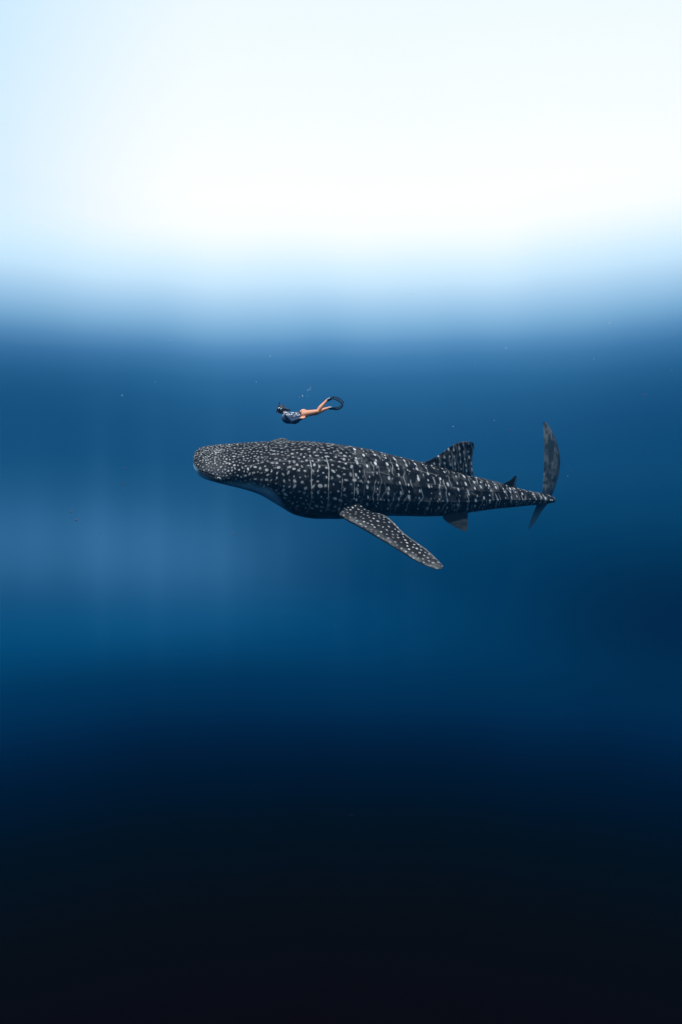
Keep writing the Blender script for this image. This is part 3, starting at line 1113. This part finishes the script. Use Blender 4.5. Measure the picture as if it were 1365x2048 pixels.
snp = [hc + Vector((-0.115, -0.03, -0.085)), hc + Vector((-0.12, -0.075, -0.07)), hc + Vector((-0.07, -0.105, -0.02)), hc + Vector((-0.055, -0.11, 0.06)), hc + Vector((-0.045, -0.11, 0.13)), hc + Vector((-0.03, -0.11, 0.20))]
for q in range(len(snp) - 1):
    capsule(bm, snp[q], snp[q + 1], 0.013, 0.013, 12)
snork = fuse(bm, 'snorkel', rub_m, swimmer, 0.006, 1)
bm = bmesh.new()
capsule(bm, hc + Vector((-0.060, -0.112, 0.02)), hc + Vector((-0.030, -0.108, 0.035)), 0.018, 0.018, 12)
capsule(bm, hc + Vector((0.00, -0.09, 0.00)), hc + Vector((0.05, -0.085, 0.03)), 0.015, 0.015, 12)
fuse(bm, 'clip', white_m, snork, 0.006, 1)


# long curved swim fins: foot pocket and flexed blade with side rails
def swim_fin(foot, pts_px, wdir):
    a = j('an_' + foot)
    fd = foot_dir[foot]
    bm = bmesh.new()
    capsule(bm, a + fd * 0.45, a + fd * 1.9, 0.050, 0.036, 16)
    pocket = fuse(bm, 'swim_fin', rub_m, swimmer, 0.007, 2)
    curve = poly3(pts_px, 40) - np.array(swim_base)
    wd = np.array(wdir, float)
    wd /= np.linalg.norm(wd)
    vs, fs = [], []
    nw = 9
    for i in range(40):
        t = i / 39
        hw = 0.06 + 0.055 * min(1, t * 2.2)
        dv = curve[min(i + 1, 39)] - curve[max(i - 1, 0)]
        n = np.cross(dv, wd)
        n /= np.linalg.norm(n)
        th = 0.012 * (1 - 0.6 * t)
        ring = []
        for s_ in range(nw):
            q = -1 + 2 * s_ / (nw - 1)
            rail = 0.012 * (abs(q) > 0.9)
            notch = 0.05 * (1 - abs(q)) * max(0, (t - 0.8) / 0.2)
            c0 = curve[i] - dv / np.linalg.norm(dv) * notch
            ring.append((c0 + wd * hw * q, n * (th / 2 + rail)))
        for c0, nn in ring:
            vs.append(c0 + nn)
        for c0, nn in ring[::-1]:
            vs.append(c0 - nn)
    m_ = 2 * nw
    for i in range(39):
        for s_ in range(m_):
            fs.append((i * m_ + s_, i * m_ + (s_ + 1) % m_, (i + 1) * m_ + (s_ + 1) % m_, (i + 1) * m_ + s_))
    fs.append(tuple(range(m_))[::-1])
    fs.append(tuple(39 * m_ + s_ for s_ in range(m_)))
    me_ = bpy.data.meshes.new('blade')
    me_.from_pydata([tuple(v) for v in vs], [], fs)
    me_.polygons.foreach_set('use_smooth', [True] * len(me_.polygons))
    me_.materials.append(rub_m)
    o = bpy.data.objects.new('blade', me_)
    o.parent = pocket
    col.objects.link(o)
    bm = bmesh.new()
    capsule(bm, a + fd * 0.2 + Vector((0, -0.02, 0.02)), a + fd * 0.9 + Vector((0, -0.03, 0.022)), 0.024, 0.020, 10)
    c = fuse(bm, 'heel_strap', white_m, pocket, 0.006, 1)


swim_fin('n', [(658, 796.5, SY - 0.09), (665, 795.5, SY - 0.10), (673, 797, SY - 0.10), (680, 800.5, SY - 0.08), (685, 805, SY - 0.05), (687, 809, SY)], (0.15, 0.85, 0.45))
swim_fin('f', [(661, 815.5, SY + 0.12), (667, 817, SY + 0.13), (674, 817, SY + 0.12), (680, 815, SY + 0.1), (684, 811.5, SY + 0.08), (686.5, 807, SY + 0.04)], (-0.05, 0.85, 0.45))

# ------------------------------------------------------------------ specks and bubbles
speck_m, k, bs, _o = new_mat('plankton')
tcp = k.n('ShaderNodeTexCoord')
k.put(bs.inputs['Base Color'], k.mix(k.noise(tcp.outputs['Object'], 2.0, 2.0), (0.75, 0.8, 0.82), (0.95, 0.96, 0.97)))
bs.inputs['Roughness'].default_value = 0.8
red_m, k, bs, _o = new_mat('reddish_plankton')
tcp = k.n('ShaderNodeTexCoord')
k.put(bs.inputs['Base Color'], k.mix(k.noise(tcp.outputs['Object'], 2.0, 2.0), (0.10, 0.06, 0.07), (0.17, 0.10, 0.09)))
bs.inputs['Roughness'].default_value = 0.8


def specks(name, items, mat):
    """items: (px, py, Y, radius px); one mesh of small uneven flakes."""
    rg = random.Random(3)
    bm = bmesh.new()
    for (px, py, Y, r) in items:
        c = P(px, py, Y)
        rr = r * Y / F
        ret = bmesh.ops.create_icosphere(bm, subdivisions=1, radius=rr)
        sx_, sz_ = rg.uniform(0.6, 1.5), rg.uniform(0.5, 1.1)
        rot = Matrix.Rotation(rg.uniform(0, 3), 3, 'Y')
        for v in ret['verts']:
            v.co = rot @ Vector((v.co.x * sx_, v.co.y * 0.6, v.co.z * sz_)) * rg.uniform(0.85, 1.1) + c
    m_ = bpy.data.meshes.new(name)
    bm.to_mesh(m_)
    bm.free()
    m_.polygons.foreach_set('use_smooth', [True] * len(m_.polygons))
    m_.materials.append(mat)
    o = bpy.data.objects.new(name, m_)
    col.objects.link(o)
    return o


rg = random.Random(11)
pl = [(801, 566, 14, 1.7), (823, 587, 12, 2.0), (907, 569, 16, 1.2), (997, 598, 13, 1.8), (742, 590, 15, 1.3), (1288, 586, 14, 1.7),
      (1220, 647, 12, 2.0), (978, 653, 15, 1.4), (1012, 697, 13, 1.5), (1188, 718, 14, 1.4), (245, 791, 11, 2.2), (311, 764, 14, 1.3),
      (340, 680, 14, 1.4), (628, 597, 15, 1.3), (951, 726, 15, 1.3), (395, 580, 15, 1.2), (1343, 740, 14, 1.2), (541, 712, 16, 1.1)]
pl += [
      (989, 841, 14, 1.2), (907, 853, 15, 1.2), (1136, 952, 14, 1.2), (513, 764, 14, 1.0)]
for _ in range(80):
    px, py = rg.uniform(10, 1355), min(1350, max(600, rg.gauss(900, 170)))
    pl.append((px, py, rg.uniform(9, 17), rg.uniform(0.3, 0.6)))
pl = [(a_, b_, c_, d_ * (0.75 if b_ < 720 else 0.55)) for a_, b_, c_, d_ in pl]
tag(specks('plankton', pl, speck_m), 'tiny pale specks of plankton drifting through the blue water', 'plankton', kind='stuff')
rd = [(252, 937, 13, 1.8), (245, 968, 12, 1.8), (153, 1040, 12, 1.8), (174, 1041, 12, 1.1), (450, 1280, 13, 0.9), (700, 1629, 12, 1.0), (705, 1631, 12, 0.8), (1290, 790, 14, 2.0), (1020, 860, 15, 1.8)]
for _ in range(26):
    rd.append((rg.uniform(60, 700), rg.uniform(820, 1290), rg.uniform(10, 16), rg.uniform(0.7, 1.5)))
tag(specks('reddish_plankton', rd, red_m), 'faint reddish specks drifting in the water left of the shark', 'plankton', kind='stuff')
bub_m, k, bs, _o = new_mat('bubble_film')
bs.inputs['Base Color'].default_value = (0.6, 0.75, 0.85, 1)
bs.inputs['Roughness'].default_value = 0.1
bub = [(622, 775, 21, 0.9), (620.5, 779, 21, 1.2), (616, 781, 21.1, 0.8), (605.5, 791.5, 21, 1.4), (606, 793.5, 20.9, 0.8), (615.5, 791, 21, 0.7), (599, 794.5, 21.1, 0.7), (618, 777, 20.9, 0.6)]
tag(specks('air_bubbles', bub, bub_m), 'thin trail of small air bubbles rising above the swimmer', 'bubbles', kind='stuff')
